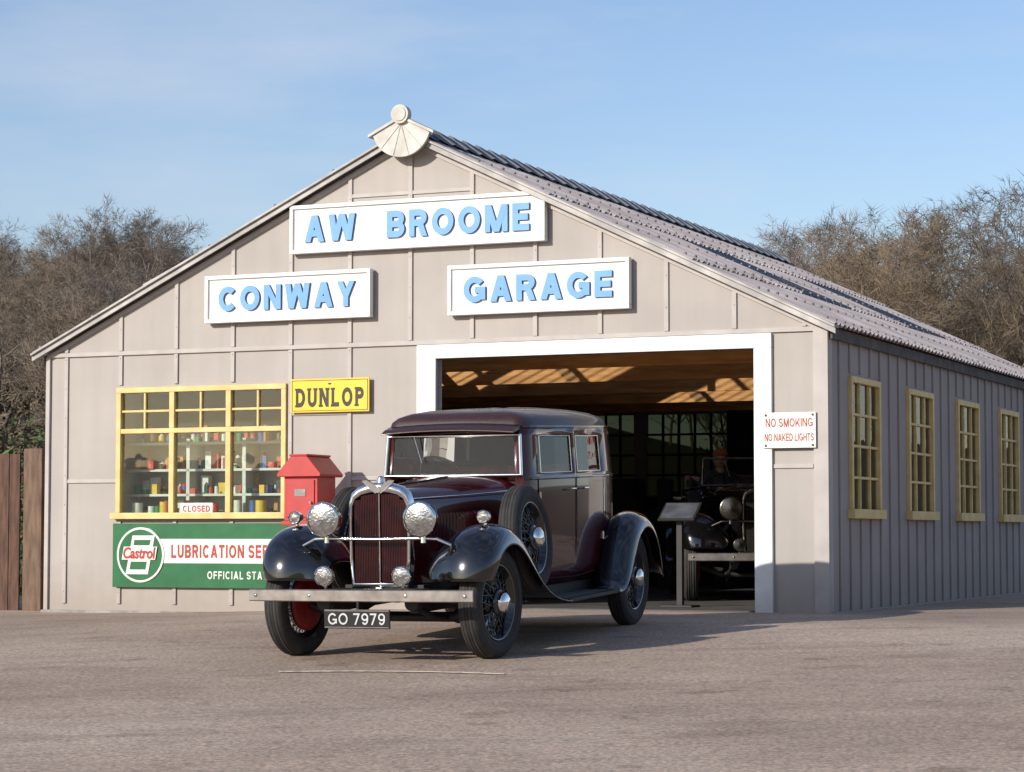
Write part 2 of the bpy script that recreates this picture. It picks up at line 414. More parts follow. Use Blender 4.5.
while y<LEN-.1:
    inside=any(a-.04<y<bb+.04 for a,bb in wins)
    if inside:
        b.box(W,W+.02,y-.022,y+.022,0,.86);b.box(W,W+.02,y-.022,y+.022,2.25,2.58)
    else: b.box(W,W+.02,y-.022,y+.022,0.0,2.58)
    y+=.361
b.obj('side_battens',G,[M_side],bevel=.004)
pl=MB();pl.box(-.03,4.4,-.04,0,-.3,.0-.07);pl.box(8.03,W+.05,-.045,0,-.25,-.01);pl.box(W,W+.05,0,LEN,-.25,.01)
pl.obj('plinth',G,[M_plinth],bevel=.01)
d=MB();d.box(4.384,4.592,-.04,.11,-.2,2.45);d.box(7.867,8.041,-.04,.11,-.05,2.45);d.box(4.384,8.041,-.042,.112,2.45,2.588)
d.obj('door_frame',G,[weathered(mk('white_door_paint',(.78,.77,.74),(.69,.68,.64),3,.5))],bevel=.006)
f=MB();x0,x1,z0,z1=.886,2.909,.89,2.25;fw=.055
f.box(x0,x1,-.035,.05,z1-fw,z1);f.box(x0-.03,x1+.03,-.09,.05,z0-.01,z0+fw)
f.box(x0,x0+fw,-.034,.05,z0+fw,z1-fw);f.box(x1-fw,x1,-.034,.05,z0+fw,z1-fw)
zt=1.79
f.box(x0+fw,x1-fw,-.03,.04,zt-.02,zt+.03)
iw=(x1-x0)/3
for k in (1,2):
    q=x0+iw*k;f.box(q-.03,q+.03,-.032,.045,z0+fw,zt-.02);f.box(q-.03,q+.03,-.032,.045,zt+.03,z1-fw)
for k in range(3):
    q=x0+iw*(k+.5);f.box(q-.012,q+.012,-.015,.03,zt+.03,z1-fw)
    f.box(x0+iw*k+.03,x0+iw*(k+1)-.03,-.013,.028,(zt+z1)/2-.03,(zt+z1)/2-.006)
f.obj('front_window_frame',G,[M_yel],bevel=.005)
f=MB();f.box(x0+.02,x1-.02,.008,.012,z0+.02,z1-.02);f.obj('front_window_glass',G,[M_glass])
f=MB();f.box(x0-.1,x1+.1,.62,.65,.7,1.75);f.box(x0-.1,x1+.1,.62,.65,1.75,2.3,1);f.box(x0-.1,x1+.1,.1,.62,.84,.88);f.box(x0-.13,x0-.1,.1,.65,.7,2.3);f.box(x1+.1,x1+.13,.1,.65,.7,2.3);f.box(x0-.1,x1+.1,.1,.65,2.3,2.33,1)
for z in(1.12,1.38,1.66): f.box(x0-.1,x1+.1,.30,.62,z,z+.025)
for k in(1,2): f.box(x0+iw*k-.02,x0+iw*k+.02,.3,.62,.88,1.72)
f.obj('display_shelves',G,[M_shelf,M_inner])
cols=[(.6,.04,.03),(.03,.22,.08),(.80,.5,.04),(.08,.12,.36),(.78,.74,.62),(.2,.09,.04),(.55,.24,.05),(.05,.05,.05),(.75,.72,.66),(.6,.1,.04),(.62,.08,.05)]
gm=[mk('tin_%d'%i,c,None,20,.4) for i,c in enumerate(cols)]
f=MB()
for z in(.88,1.145,1.405,1.685):
  for row in(0,1):
    x=x0+.02
    while x<x1-.05:
        k=random.randrange(len(cols));h=random.uniform(.09,.21);r=random.uniform(.02,.045);yy=(.34 if row==0 else .50)+random.uniform(-.02,.03)
        if random.random()<(.55 if row==0 else .85):
            if row==0: h*=.62
            if random.random()<.5: f.box(x,x+2*r,yy-r,yy+r*.7,z+.0005*row,z+h,k)
            else:
                f.cyl((x+r,yy,z),(x+r,yy,z+h*.75),r,r,12,k)
                if random.random()<.5:f.cyl((x+r,yy,z+h*.75),(x+r,yy,z+h),r*.9,r*.25,12,random.randrange(11))
                else: f.cyl((x+r,yy,z+h*.3),(x+r,yy,z+h*.55),r*1.03,r*1.03,12,random.randrange(11))
        x+=2*r+random.uniform(.006,.04)
for k in range(16):
    x=random.uniform(x0+.1,x1-.1);r=random.uniform(.03,.06);h=random.uniform(.08,.22);f.cyl((x,.2,.88),(x,.2,.88+h),r,r,12,random.randrange(11))
f.obj('display_goods',G,gm)
cs=empty('closed_sign',BM@Matrix.Translation((1.88,-.05,.985)))
f=MB();f.box(-.19,.19,.0,.012,-.06,.06);f.obj('board',cs,[M_cwhite],bevel=.003)
lettering(cs,'lettering','CLOSED',-.16,.16,-.032,.032,-.004,.005,M_redtxt,.2,.22)
fr=MB();gl=MB()
for a,bb in wins:
    for sx,X in((1,W),(-1,0)):
        def bx2(xa,xb,ya,yb,za,zb,mb=fr):
            xs=sorted((X+sx*xa,X+sx*xb));mb.box(xs[0],xs[1],ya,yb,za,zb)
        bx2(-.06,.035,a,a+.06,.96,2.22);bx2(-.06,.035,bb-.06,bb,.96,2.22);bx2(-.06,.037,a+.06,bb-.06,2.16,2.22)
        bx2(-.06,.07,a-.04,bb+.04,.87,.96)
        for k in(1,2): 
            q=a+(bb-a)*k/3;bx2(-.04,.018,q-.014,q+.014,.96,2.16)
        for k in(1,2,3):
            q=.96+1.2*k/4;bx2(-.038,.015,a+.06,bb-.06,q-.013,q+.013)
        bx2(-.012,-.008,a+.02,bb-.02,.93,2.2,gl)
fr.obj('side_window_frames',G,[M_yel],bevel=.004);gl.obj('side_window_glass',G,[M_glass])
bl_=MB()
for i,(a,bb) in enumerate(wins):
    bl_.box(W-.14,W-.135,a+.02,bb-.02,.93,2.2)
    bl_.box(.135,.14,a-.02,bb+.02,.9,2.25)  # unseen left-hand sheets, added to keep sun out of the interior
bl_.obj('blinds_and_sun_blocks',G,[mk('blind_and_block_cloth',(.30,.29,.27),(.16,.16,.155),3,.9)])
# roof
r=MB();PITCH=.146;sub=6
Y0,Y1=-.13,LEN+.15
ny=int((Y1-Y0)/PITCH*sub)
ys=[Y0+PITCH/sub*i for i in range(ny+1)]
rows=[(0.03,1.72,0),(1.60,3.34,0),(3.22,4.86,0)]
bolts=MB();RZ=4.72
for sd in(1,-1):
    for ri,(qa,qb,_) in enumerate(rows):
        vs=[]
        for k,(q,off) in enumerate(((qa,.0),((qa+qb)/2,.010),(qb,.022))):
            for i,yy in enumerate(ys):
                a=.024*math.sin(2*math.pi*i/sub)+off+.01*noise.noise(Vector((q*.7,yy*.5,sd)))
                vs.append((XC+sd*(q*CA+a*SA),yy,RZ-q*SA+a*CA))
        n=len(ys)
        for j in range(2):
            for i in range(n-1):
                yy=ys[i];m=0
                if sd==1 and ri==1 and(3.4<yy<5.4 or 7.9<yy<9.9):m=1
                if sd==-1 and ri in(0,1) and(.3<yy<2.3 or 4.4<yy<5.4):m=1  # unseen left-slope skylights, added and placed to let sun onto the beams
                r.add([vs[j*n+i],vs[j*n+i+1],vs[(j+1)*n+i+1],vs[(j+1)*n+i]],[(0,1,2,3)],m,True)
        for q in(qa+.12,(qa+qb)/2,qb-.10):
            for i in range(int(ny/sub)):
                if i%2==0:
                    yy=Y0+PITCH*(i+.25);a=.024+.022*(q-qa)/(qb-qa)
                    bolts.ball((XC+sd*(q*CA+a*SA),yy,RZ-q*SA+a*CA),.019,0,6)
r.obj('roof_sheets',G,[M_roof,M_sky],recalc=False,merge=True)
bolts.obj('roof_bolts',G,[M_bolt],recalc=False)
r=MB();yy=-.05;rt_=RZ+.02
while yy<LEN+.1:
    ye=min(yy+.36,LEN+.16)
    rings=[]
    for t,up in((yy,.045),(ye,.012)):
        rings.append([(XC-.24*CA,t,rt_-.24*SA+up-.005),(XC-.06,t,rt_+up),(XC-.03,t,rt_+.035+up),(XC,t,rt_+.05+up),(XC+.03,t,rt_+.035+up),(XC+.06,t,rt_+up),(XC+.24*CA,t,rt_-.24*SA+up-.005)])
    r.loft(rings,0,closed=False,sm=False);r.add(rings[0],[(0,1,2,3,4,5,6)],0)
    yy+=.33
r.obj('ridge_cap',G,[M_ridge],recalc=False,solid=.008)
b=MB()
for sd in(1,-1):
    xe=XC+sd*4.40
    za=roofz(XC)+.045;zb=roofz(xe)+.045
    b.prism([(XC,za),(xe,zb),(xe,zb-.055),(XC,za-.055)],-.12,-.10)
    b.prism([(XC,za+.026),(xe,zb+.026),(xe,zb+.002),(XC,za+.002)],-.15,.0)
b.obj('barge_boards',G,[M_barge],bevel=.003)
b=MB()
for sd in(1,-1):
    xe=XC+sd*4.27;zb=roofz(xe)-.01;za=roofz(XC)-.02
    b.prism([(XC,za),(xe,zb-.0),(xe,zb-.045),(XC,za-.045)],-.024,-.0)
b.obj('rake_trim',G,[M_batten])
b=MB();R=.325;cz=4.79;poly=[]
a0=math.pi+.30;a1=2*math.pi-.30
for i in range(21):
    a=a0+(a1-a0)*i/20;poly.append((XC+R*math.cos(a),cz-.02+R*math.sin(a)*.98))
poly+=[(XC+.06,cz+.06),(XC-.06,cz+.06)]
b.prism(poly,-.19,-.155)
for a in(a0+.5,a0+1.0,a1-1.0,a1-.5):
    b.cyl((XC,-.192,cz),(XC+R*.97*math.cos(a),-.192,cz-.02+R*.95*math.sin(a)),.005,.005,6)
for sd in(1,-1):
    b.prism([(XC,cz+.075),(XC+sd*.36,cz+.075-.36*RISE),(XC+sd*.36,cz+.045-.36*RISE),(XC,cz+.045)],-.21,-.02)
b.cyl((XC,-.23,cz+.085),(XC,-.15,cz+.085),.095,.095,24);b.cyl((XC,-.24,cz+.085),(XC,-.232,cz+.085),.07,.07,20)
b.obj('apex_finial',G,[M_cream],bevel=.004)
b=MB()
for X in(W+.022,-.047): b.box(X,X+.025,0,LEN,2.52,2.62)
b.obj('fascia',G,[mk('fascia_paint',(.12,.105,.095),(.06,.05,.045),6,.8)])
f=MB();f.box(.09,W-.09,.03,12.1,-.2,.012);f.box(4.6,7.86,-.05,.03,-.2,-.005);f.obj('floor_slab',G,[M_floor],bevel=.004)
f=MB()
for y in [1.9+2.2*k for k in range(5)]:
    f.box(.09,W-.09,y-.035,y+.035,2.46,2.64)
    for sd in(1,-1):
        n0=(XC,4.52);n1=(XC+sd*4.1,4.52-4.1*RISE)
        f.prism([n0,n1,(n1[0],n1[1]-.13),(n0[0],n0[1]-.13)],y-.025,y+.025)
        f.prism([(XC+sd*.05,2.64),(XC+sd*2.2,4.52-2.2*RISE-.13),(XC+sd*2.3,4.52-2.3*RISE-.13),(XC+sd*.17,2.64)],y-.02,y+.02)
    f.box(XC-.04,XC+.04,y-.028,y+.028,2.64,4.4)
for sd in(1,-1):
    for q in(.5,1.3,2.1,2.9,3.7,4.1):
        X=XC+sd*q;Z=4.55-q*RISE;f.box(X-.03,X+.03,.1,12.1,Z-.0,Z+.045)
for X in(2.6,6.0): f.box(X-.05,X+.05,.2,12.0,2.643,2.72)
f.obj('roof_trusses',G,[M_timber])
f=MB()
f.box(.1,.13,.1,12.1,0,.9);f.box(W-.13,W-.1,.1,12.1,0,.9)
f.box(.5,3.2,11.3,11.9,.85,.9);f.box(.55,.62,11.35,11.42,0,.85);f.box(3.1,3.17,11.35,11.42,0,.85)
for z in(.5,1.0,1.5): f.box(4.0,4.6,10.5,12.0,z,z+.03)
for k in range(30):
    X=random.uniform(.6,4.8);Y=random.uniform(8.5,11.6);h=random.uniform(.3,1.5);ww=random.uniform(.15,.5)
    f.box(X,X+ww,Y,Y+ww,0.012,h)
for k in range(22):
    X=random.uniform(5.6,8.0);Y=random.uniform(8,11);h=random.uniform(.6,1.9);ww=random.uniform(.15,.5);f.box(X,X+ww,Y,Y+ww,0.012,h)
for k in range(5):
    f.rev([(.22,-.07),(.36,-.07),(.37,0),(.36,.07),(.22,.07),(.22,-.07)],(5.2+.8*k%3,10.5-.3*k,.38),(0,1,.2),24)
f.obj('workshop_clutter',G,[M_inner],bevel=.01)

# ------------------------------------------------------------------ SIGNS
def board(name,x0,x1,z0,z1,txt,tx0,tx1,th):
    cx,cz=(x0+x1)/2,(z0+z1)/2;hw,hh=(x1-x0)/2,(z1-z0)/2
    e=empty(name,BM@Matrix.Translation((cx,-.075,cz)))
    m=MB();m.box(-hw,hw,.0,.05,-hh,hh)
    t=.034
    m.box(-hw-.005,hw+.005,-.025,.052,hh-t,hh+.006);m.box(-hw-.005,hw+.005,-.025,.052,-hh-.006,-hh+t)
    m.box(-hw-.005,-hw+t,-.0248,.0518,-hh+t,hh-t);m.box(hw-t,hw+.005,-.0248,.0518,-hh+t,hh-t)
    m.obj('board',e,[M_white],bevel=.006)
    lettering(e,'lettering',txt,tx0-cx,tx1-cx,-th/2,th/2,-.024,.024,M_signblue,.265,.22,M_signblue_shade)
board('wall_sign_board',2.98,5.78,3.56,4.04,'AW   BROOME',3.15,5.62,.27)
board('wall_sign_board.001',1.99,3.89,2.89,3.365,'CONWAY',2.15,3.72,.255)
board('wall_sign_board.002',4.75,6.65,2.87,3.35,'GARAGE',4.92,6.48,.255)
e=empty('enamel_sign',BM@Matrix.Translation((3.425,-.06,2.115)))
m=MB();m.box(-.445,.445,0,.015,-.17,.17);m.obj('plate',e,[M_dyel],bevel=.004)
m=MB()
for zz in(-.155,.149): m.box(-.43,.43,-.003,.001,zz,zz+.006)
for xx in(-.43,.424): m.box(xx,xx+.006,-.003,.001,-.149,.149)
m.ball((-.0,-.001,.118),.014,0,10,(1.3,.1,.9))
m.obj('border_lines',e,[M_black])
lettering(e,'lettering','DUNLOP',-.385,.385,-.115,.075,-.004,.005,M_black,.25,.30,None,.07)
e=empty('enamel_sign.001',BM@Matrix.Translation((8.215,-.062,1.68)))
m=MB();m.box(-.255,.255,0,.014,-.165,.165);m.obj('plate',e,[M_cwhite],bevel=.004)
lettering(e,'lettering','NO SMOKING',-.225,.225,.03,.11,-.003,.004,M_redtxt,.17,.2)
lettering(e,'lettering_lower','NO NAKED LIGHTS',-.235,.235,-.10,-.03,-.003,.004,M_redtxt,.17,.2)
m=MB()
for xx in(-.225,.225):
    for zz in(-.14,.14): m.ball((xx,-.002,zz),.012,0,8)
m.obj('fixings',e,[M_bolt])
e=empty('enamel_sign.002',BM@Matrix.Translation((2.42,-.055,.51)))
m=MB();m.box(-1.545,1.545,0,.02,-.335,.325,0);m.box(-1.12,1.53,-.003,.001,-.085,.165,1)
m.obj('plate',e,[M_green,M_cwhite],bevel=.002)
m=MB();cx=-1.20
m.cyl((cx,-.001,.0),(cx,-.012,.0),.285,.285,48,0);m.cyl((cx,-.010,.0),(cx,-.015,.0),.262,.262,48,1)
m.prism([(cx-.17,-.20),(cx+.10,-.20),(cx+.18,.20),(cx-.09,.20)],-.022,-.014,0)
m.prism([(cx-.12,-.15),(cx+.07,-.15),(cx+.085,-.07),(cx-.105,-.07)],-.026,-.021,1)
m.prism([(cx-.075,.10),(cx+.115,.10),(cx+.13,.155),(cx-.065,.155)],-.026,-.021,1)
m.prism([(cx-.215,-.05),(cx+.19,-.05),(cx+.215,.085),(cx-.19,.085)],-.029,-.0215,0)
m.obj('roundel',e,[M_cwhite,M_green])
text(e,'lettering_roundel','Castrol',cx-.195,cx+.195,-.04,.08,-.033,.005,M_redtxt,.03,1,.15)
lettering(e,'lettering_main','LUBRICATION SERVICE',-.83,.62,-.03,.105,-.007,.005,M_redtxt,.22,.25)
lettering(e,'lettering_small','OFFICIAL STATION',-.40,.47,-.245,-.165,-.003,.004,M_cwhite,.2,.28)

# ------------------------------------------------------------------ red cabinet on post
cabM=BM@Matrix.Translation((3.50,-.6,-.05))
e=empty('red_wooden_cabinet',cabM)
m=MB();h=.185
m.box(-h,h,-h,h,.90,1.33)
m.box(-h+.03,h-.03,-h-.012,-h,.935,1.30)
m.box(-.05,.05,-.05,.05,0,.86);m.box(-.205,.205,-.205,.205,.86,.90);m.box(-.18,.18,-.18,.18,0,.05)
m.prism([(-.235,1.33),(.235,1.33),(.245,1.355),(.09,1.53),(-.09,1.53),(-.245,1.355)],-.235,.235)
m.box(-.10,.10,-.245,.245,1.53,1.55)
m.obj('body',e,[M_redbox],bevel=.008)
m=MB();m.box(-.06,.06,-h-.018,-h-.012,1.14,1.21);m.cyl((.12,-h-.012,1.08),(.12,-h-.04,1.08),.013,.013,10);m.obj('plaque',e,[M_plinth])

# ------------------------------------------------------------------ fence
fM=BM@Matrix.Translation((0,.4,-.13))
e=empty('wooden_fence',fM);m=MB();x=-.62
while x>-9:
    z=1.73+random.uniform(-.01,.01);y=random.uniform(-.004,.004);m.box(x-.135,x,y,y+.022,-.1,z);x-=.145
m.box(-9,-.6,.022,.07,.3,.39);m.box(-9,-.6,.022,.07,1.4,1.49)
m.obj('boards',e,[M_fence],bevel=.004)
m=MB();m.box(-.54,-.30,-.05,.12,-.1,1.78);m.box(-.28,-.08,.0,.03,-.1,1.76);m.obj('gate_post',e,[M_post],bevel=.01)

e=empty('information_stand',BM@Matrix.Translation((6.80,.9,.012)))
m=MB();m.box(-.03,.03,-.03,.03,0,.90);m.box(-.16,.16,-.13,.13,0,.02)
RM=Matrix.Translation((0,0,.93))@Matrix.Rotation(rad(35),4,'X')
m.box(-.19,.19,-.15,.15,-.01,.01,0,RM)
m.obj('stand',e,[M_chassis],bevel=.004)
m=MB();m.box(-.17,.17,-.13,.13,.012,.014,0,RM);m.obj('panel',e,[mk('info_panel',(.09,.095,.11),(.05,.055,.06),9,.5)])

# ------------------------------------------------------------------ CAR
def wheel_mesh(CH):
    m=MB()
    t=[(.262,-.050),(.275,-.066),(.31,-.077),(.35,-.076),(.375,-.064),(.386,-.05)]
    gr=[(.389,-.046),(.380,-.041),(.380,-.037),(.391,-.032),(.391,-.016),(.381,-.012),(.381,-.008),(.392,-.003)]
    prof=t+gr+[(r,-x) for r,x in reversed(gr)]+[(r,-x) for r,x in reversed(t)]
    m.rev(prof,(0,0,0),(1,0,0),64,0)
    m.rev([(.335,.0775),(.339,.0795),(.343,.0775)],(0,0,0),(1,0,0),48,0)
    m.rev([(.300,.076),(.303,.0785),(.306,.077)],(0,0,0),(1,0,0),48,0)
    m.rev([(.262,.050),(.270,.060),(.262,.066),(.252,.058),(.245,.03),(.228,.012),(.228,-.03),(.25,-.045),(.262,-.050)],(0,0,0),(1,0,0),48,1)
    m.rev([(.0,-.035),(.205,-.035),(.21,-.03),(.21,-.06)],(0,0,0),(1,0,0),40,1)
    m.rev([(.21,-.06),(.21,-.075),(.19,-.085),(.12,-.09),(.0,-.09)],(0,0,0),(1,0,0),40,3)
    m.rev([(.045,-.03),(.085,-.02),(.085,-.0),(.055,.0),(.055,.05),(.095,.054),(.100,.066),(.088,.078),(.070,.085)],(0,0,0),(1,0,0),32,1)
    m.rev([(.078,.083),(.076,.105),(.066,.122),(.040,.134),(.0,.138)],(0,0,0),(1,0,0),32,2)
    ns=48
    for i in range(ns):
        a=2*math.pi*i/ns;da=(.42 if i%2 else -.42)
        inner=(.062 if (i//2)%2 else -.012)
        p0=(inner,.085*math.cos(a+da),.085*math.sin(a+da));p1=(.012,.232*math.cos(a),.232*math.sin(a))
        m.cyl(p0,p1,.0050,.0050,5,1,cap=False)
    o=m.obj('tmp_wheel',None,[M_tyre,M_wing,CH,M_drum]);me=o.data;bpy.data.objects.remove(o);return me

CAB_HALF=[(0,1.12),(.50,1.12),(.555,1.135),(.590,1.20),(.610,1.30),(.64,1.65),(.655,1.98),(.657,2.06),(.655,2.4),(.640,2.70),(.62,2.93),(.59,3.12),(.53,3.28),(.43,3.38),(.26,3.43),(0,3.44)]
def make_car(name,mw,CH,LENS,plate=True,tourer=False):
    C=empty(name,mw);WM=wheel_mesh(CH)
    BODY=M_wing if tourer else M_body
    def wheel(nm,x,y,z,flip=False,rz=0,ry=0):
        o=bpy.data.objects.new(nm,WM);link(o);o.parent=C
        o.matrix_local=Matrix.Translation((x,y,z))@Matrix.Rotation(rad(180 if flip else 0)+rad(rz),4,'Z')@Matrix.Rotation(rad(ry),4,'Y')
    wheel('wheel_front_right',.72,0,.39,rz=-5);wheel('wheel_front_left',-.755,0,.39,True,-5)
    wheel('wheel_rear_right',.72,3.1,.39);wheel('wheel_rear_left',-.72,3.1,.39,True)
    wheel('spare_wheel_right',.70,.78,.80,False,0,-6);wheel('spare_wheel_left',-.70,.78,.80,True,0,-6)
    def sec(y,w2,zb,zt):
        h=[(w2*.97,zb),(w2,zb+.22),(w2,zt-.24),(w2*.985,zt-.16),(w2*.93,zt-.09),(w2*.80,zt-.045),(w2*.55,zt-.015),(w2*.25,zt-.003)]
        return [(x,y,z) for x,z in h]+[(0,y,zt)]+[(-x,y,z) for x,z in reversed(h)]
    bs=[(-.20,.215,.52,1.205),(.1,.275,.50,1.213),(.45,.36,.48,1.225),(.8,.452,.46,1.24),(1.0,.51,.46,1.252),(1.125,.553,.46,1.262)]
    m=MB();m.loft([sec(*q) for q in bs],0,closed=False)
    def bw_at(y):
        for (a,wa,_,_),(b_,wb,_,_) in zip(bs[:-1],bs[1:]):
            if a<=y<=b_: return wa+(wb-wa)*(y-a)/(b_-a)
    for sd in(1,-1):
        for k in range(20):
            y=.0+k*.038;xx=bw_at(y)
            m.add([(sd*(xx-.002),y,.74),(sd*(xx+.012),y+.018,.75),(sd*(xx+.012),y+.018,1.0),(sd*(xx-.002),y,1.01),(sd*(xx+.002),y+.022,.74),(sd*(xx+.002),y+.022,1.01)],[(0,1,2,3),(1,4,5,2),(0,4,1),(3,2,5)],0)
    m.obj('bonnet',C,[BODY],merge=False)
    m=MB()
    m.tube([(0,-.2,1.208),(0,.45,1.229),(0,1.0,1.256)],.006,6)
    for sd in(1,-1):
        m.tube([(sd*.205,-.19,1.12),(sd*.27,.1,1.125),(sd*.355,.45,1.13),(sd*.448,.8,1.14),(sd*.505,.98,1.15)],.005,6)
        m.tube([(sd*.28,.2,.66),(sd*.30,.2,.70)],.01,6);m.tube([(sd*.47,.8,.62),(sd*.475,.8,.68)],.01,6)
    m.obj('bonnet_trim',C,[CH])
    half=CAB_HALF
    full=half+[(-x,y) for x,y in reversed(half[1:-1])]
    n=len(full)
    yc=2.25
    lev=[(.42,.93,.985),(.55,.975,.998),(.85,.995,1.0),(1.10,1.0,1.0),(1.245,1.0,1.0),(1.265,.995,.998),(1.555,.965,.975),(1.62,.955,.965),(1.665,.93,.955),(1.70,.86,.93),(1.73,.74,.87),(1.755,.55,.74),(1.768,.33,.5),(1.773,.1,.2)]
    rings=[[(x*a,yc+(y-yc)*b_,z+(.012*math.sin(math.pi*max(0,min(1,(y-1.1)/2.35))) if z>1.64 else 0)) for x,y in full] for z,a,b_ in lev]
    def cellskip(q,i):
        k=i if i<len(half)-1 else n-1-i
        if q==5 and k in(0,4,5,7,8): return True
        if q==5 and k==14: return True
        if q<4 and k==0: return True
        return False
    body=MB();body.loft(rings[:5] if tourer else rings[:8],0,skip=cellskip)
    body.obj('cabin_body',C,[BODY],solid=.018)
    if not tourer:
        rf=MB();rf.loft(rings[7:],0);rf.add(rings[-1],[tuple(range(n))],0,True)
        rr=[]
        for x in [-.53+.106*i for i in range(11)]:
            c=.02*(1-(x/.53)**2)
            rr.append([(x,1.17,1.635+c),(x,1.06,1.61+c),(x,1.0,1.585+c),(x,.995,1.573+c),(x,1.05,1.583+c),(x,1.16,1.60+c)])
        rf.loft(rr,0,closed=True,cap=True)
        rf.obj('roof',C,[M_rooff])
    else:
        rf=MB()
        for k in range(5):   # folded hood stacked behind the rear seat
            rf.tube([(-.56,2.95,1.22+.03*k),(-.54,3.42+.02*k,1.24+.04*k),(.54,3.42+.02*k,1.24+.04*k),(.56,2.95,1.22+.03*k)],.035,8)
        rf.obj('folded_hood',C,[M_rooff])
    m=MB()
    ring=[Vector(p) for p in rings[4]];seg=[ring[i]*1.0 for i in range(2,n-1)]
    m.tube([Vector((p.x*1.012,p.y,p.z-.015)) for p in seg],.011,6)
    if not tourer:
        ring=[Vector(p) for p in rings[7]]
        m.tube([Vector((p.x*1.012,p.y,p.z)) for p in ring[2:n-1]],.010,6)
    m.obj('mouldings',C,[M_wing])
    gl=MB()
    def quad(i,j,q0=5,q1=6,ins=.006):
        a,b_,c,d=[Vector(p) for p in(rings[q0][i],rings[q0][j],rings[q1][j],rings[q1][i])]
        off=Vector((-ins if a.x>0.01 or b_.x>.01 else ins,0,0)) if abs(a.x-b_.x)<.3 and min(abs(a.x),abs(b_.x))>.4 else Vector((0,0,0))
        gl.add([p+off for p in(a,b_,c,d)],[(0,1,2,3)],0)
    if not tourer:
        for i in(4,5,7,8): quad(i,i+1)
        for i in(4,5,7,8): quad(n-i-1,n-i)
        quad(14,15);quad(15,16)
    quad(0,1);quad(n-1,0)
    gl.obj('windows',C,[M_cglass],merge=True)
    m=MB()
    a=.55;y0,y1=1.105,1.125
    m.tube([(-a,y0,1.262),(a,y0,1.262),(a*.97,y1+.01,1.56),(-a*.97,y1+.01,1.56),(-a,y0,1.262)],.013,8)
    for p in((-a,y0,1.262),(-a*.97,y1+.01,1.56)): m.ball(p,.013,0,8)
    m.tube([(-.30,1.09,1.555),(-.24,1.085,1.36)],.004,6)
    for sd in(1,-1):
        if not tourer:
            for ya,yb in((1.33,1.96),(2.08,2.68)):
                x0_=.625 if ya<2 else .657
                x1_=.652 if ya<2 else .642
                P=[(sd*x0_,ya,1.272),(sd*x1_,yb,1.272),(sd*x1_*.972,yb*.985+.03,1.55),(sd*x0_*.972,ya*.985+.03,1.55)]
                m.tube(P+[P[0]],.0045,6)
        for y in(1.86,2.16): 
            m.cyl((sd*.655,y,1.14),(sd*.70,y,1.14),.009,.009,8);m.tube([(sd*.70,y-.05,1.14),(sd*.70,y+.05,1.14)],.009,8)
        for y,z in((1.27,1.10),(1.27,.65),(2.74,1.1),(2.74,.75)): m.cyl((sd*.64,y,z-.03),(sd*.64,y,z+.03),.011,.011,8)
    m.obj('brightwork',C,[CH])
    m=MB()
    for sd in(1,-1):
        for y,z0_,x_ in((1.29,.50,.612),(2.02,.44,.661),(2.78,.80,.641)):
            m.tube([(sd*(x_*.962),yc+(y-yc)*.995,z0_+.02),(sd*(x_*.998+.008),y,.85),(sd*(x_+.0085),y,1.24)],.0035,5)
        m.tube([(sd*.60,1.29,.48),(sd*.645,2.02,.46),(sd*.635,2.5,.48)],.0035,5)
    m.obj('door_gaps',C,[M_dark])
    m=MB()
    m.box(-.57,.57,1.15,3.3,.40,.46,1);m.box(-.52,.52,1.16,1.24,1.0,1.22,1)
    st=1.05 if tourer else 1.32
    for x in(-.29,.29):
        m.box(x-.24,x+.24,1.72,2.12,.46,.78);m.box(x-.24,x+.24,2.12,2.24,.7,st)
    m.box(-.55,.55,2.75,3.15,.46,.82);m.box(-.55,.55,3.05,3.25,.75,st)
    m.obj('seats',C,[M_chassis if tourer else M_leather,M_dark],bevel=.04)
    m=MB()
    c0=Vector((-.27,1.50,1.24));ax=Vector((0,.75,.65)).normalized();a_=Vector((1,0,0));b_=ax.cross(a_)
    pts=[c0+a_*(.21*math.cos(t))+b_*(.21*math.sin(t)) for t in [2*math.pi*i/28 for i in range(29)]]
    m.tube(pts,.013,8)
    for t in(.5,2.6,4.7): m.cyl(c0,c0+a_*(.21*math.cos(t))+b_*(.21*math.sin(t)),.008,.008,6)
    m.cyl(c0,c0-ax*.45,.018,.018,8)
    m.obj('steering_wheel',C,[M_chassis])
    oh=[(.215,.50),(.232,.70),(.236,.95),(.232,1.10),(.212,1.165),(.165,1.205),(.09,1.228)]
    out=[(x,z) for x,z in oh]+[(0,1.24)]+[(-x,z) for x,z in reversed(oh)]
    ih=[(.192,.53),(.207,.70),(.211,.95),(.206,1.07),(.184,1.12),(.135,1.15),(.07,1.165)]
    inn=[(x,z) for x,z in ih]+[(0,1.172)]+[(-x,z) for x,z in reversed(ih)]
    m=MB()
    rg=[[(x*1.0,-.19,z) for x,z in out],[(x,-.255,z-.0) for x,z in out],[(x*.985,-.272,.5+(z-.5)*.985) for x,z in out],[(x*1.02,-.276,z+.004) for x,z in inn],[(x,-.262,z) for x,z in inn],[(x*.99,-.235,z) for x,z in inn]]
    m.loft(rg,0,closed=True)
    m.cyl((0,-.23,1.235),(0,-.23,1.262),.034,.030,20);m.ball((0,-.23,1.265),.026,0,12,(1,1,.7))
    for sd in(1,-1):
        m.add([(0,-.285,1.175),(sd*.02,-.288,1.215),(sd*.085,-.286,1.255),(sd*.125,-.284,1.25),(sd*.07,-.286,1.20),(sd*.02,-.287,1.16),(0,-.27,1.19),(sd*.06,-.27,1.21)],[(0,1,2,3,4,5),(1,2,7,6)],0)
    m.cyl((0,-.27,1.185),(0,-.294,1.185),.024,.02,18)
    m.obj('radiator_shell',C,[CH])
    m=MB()
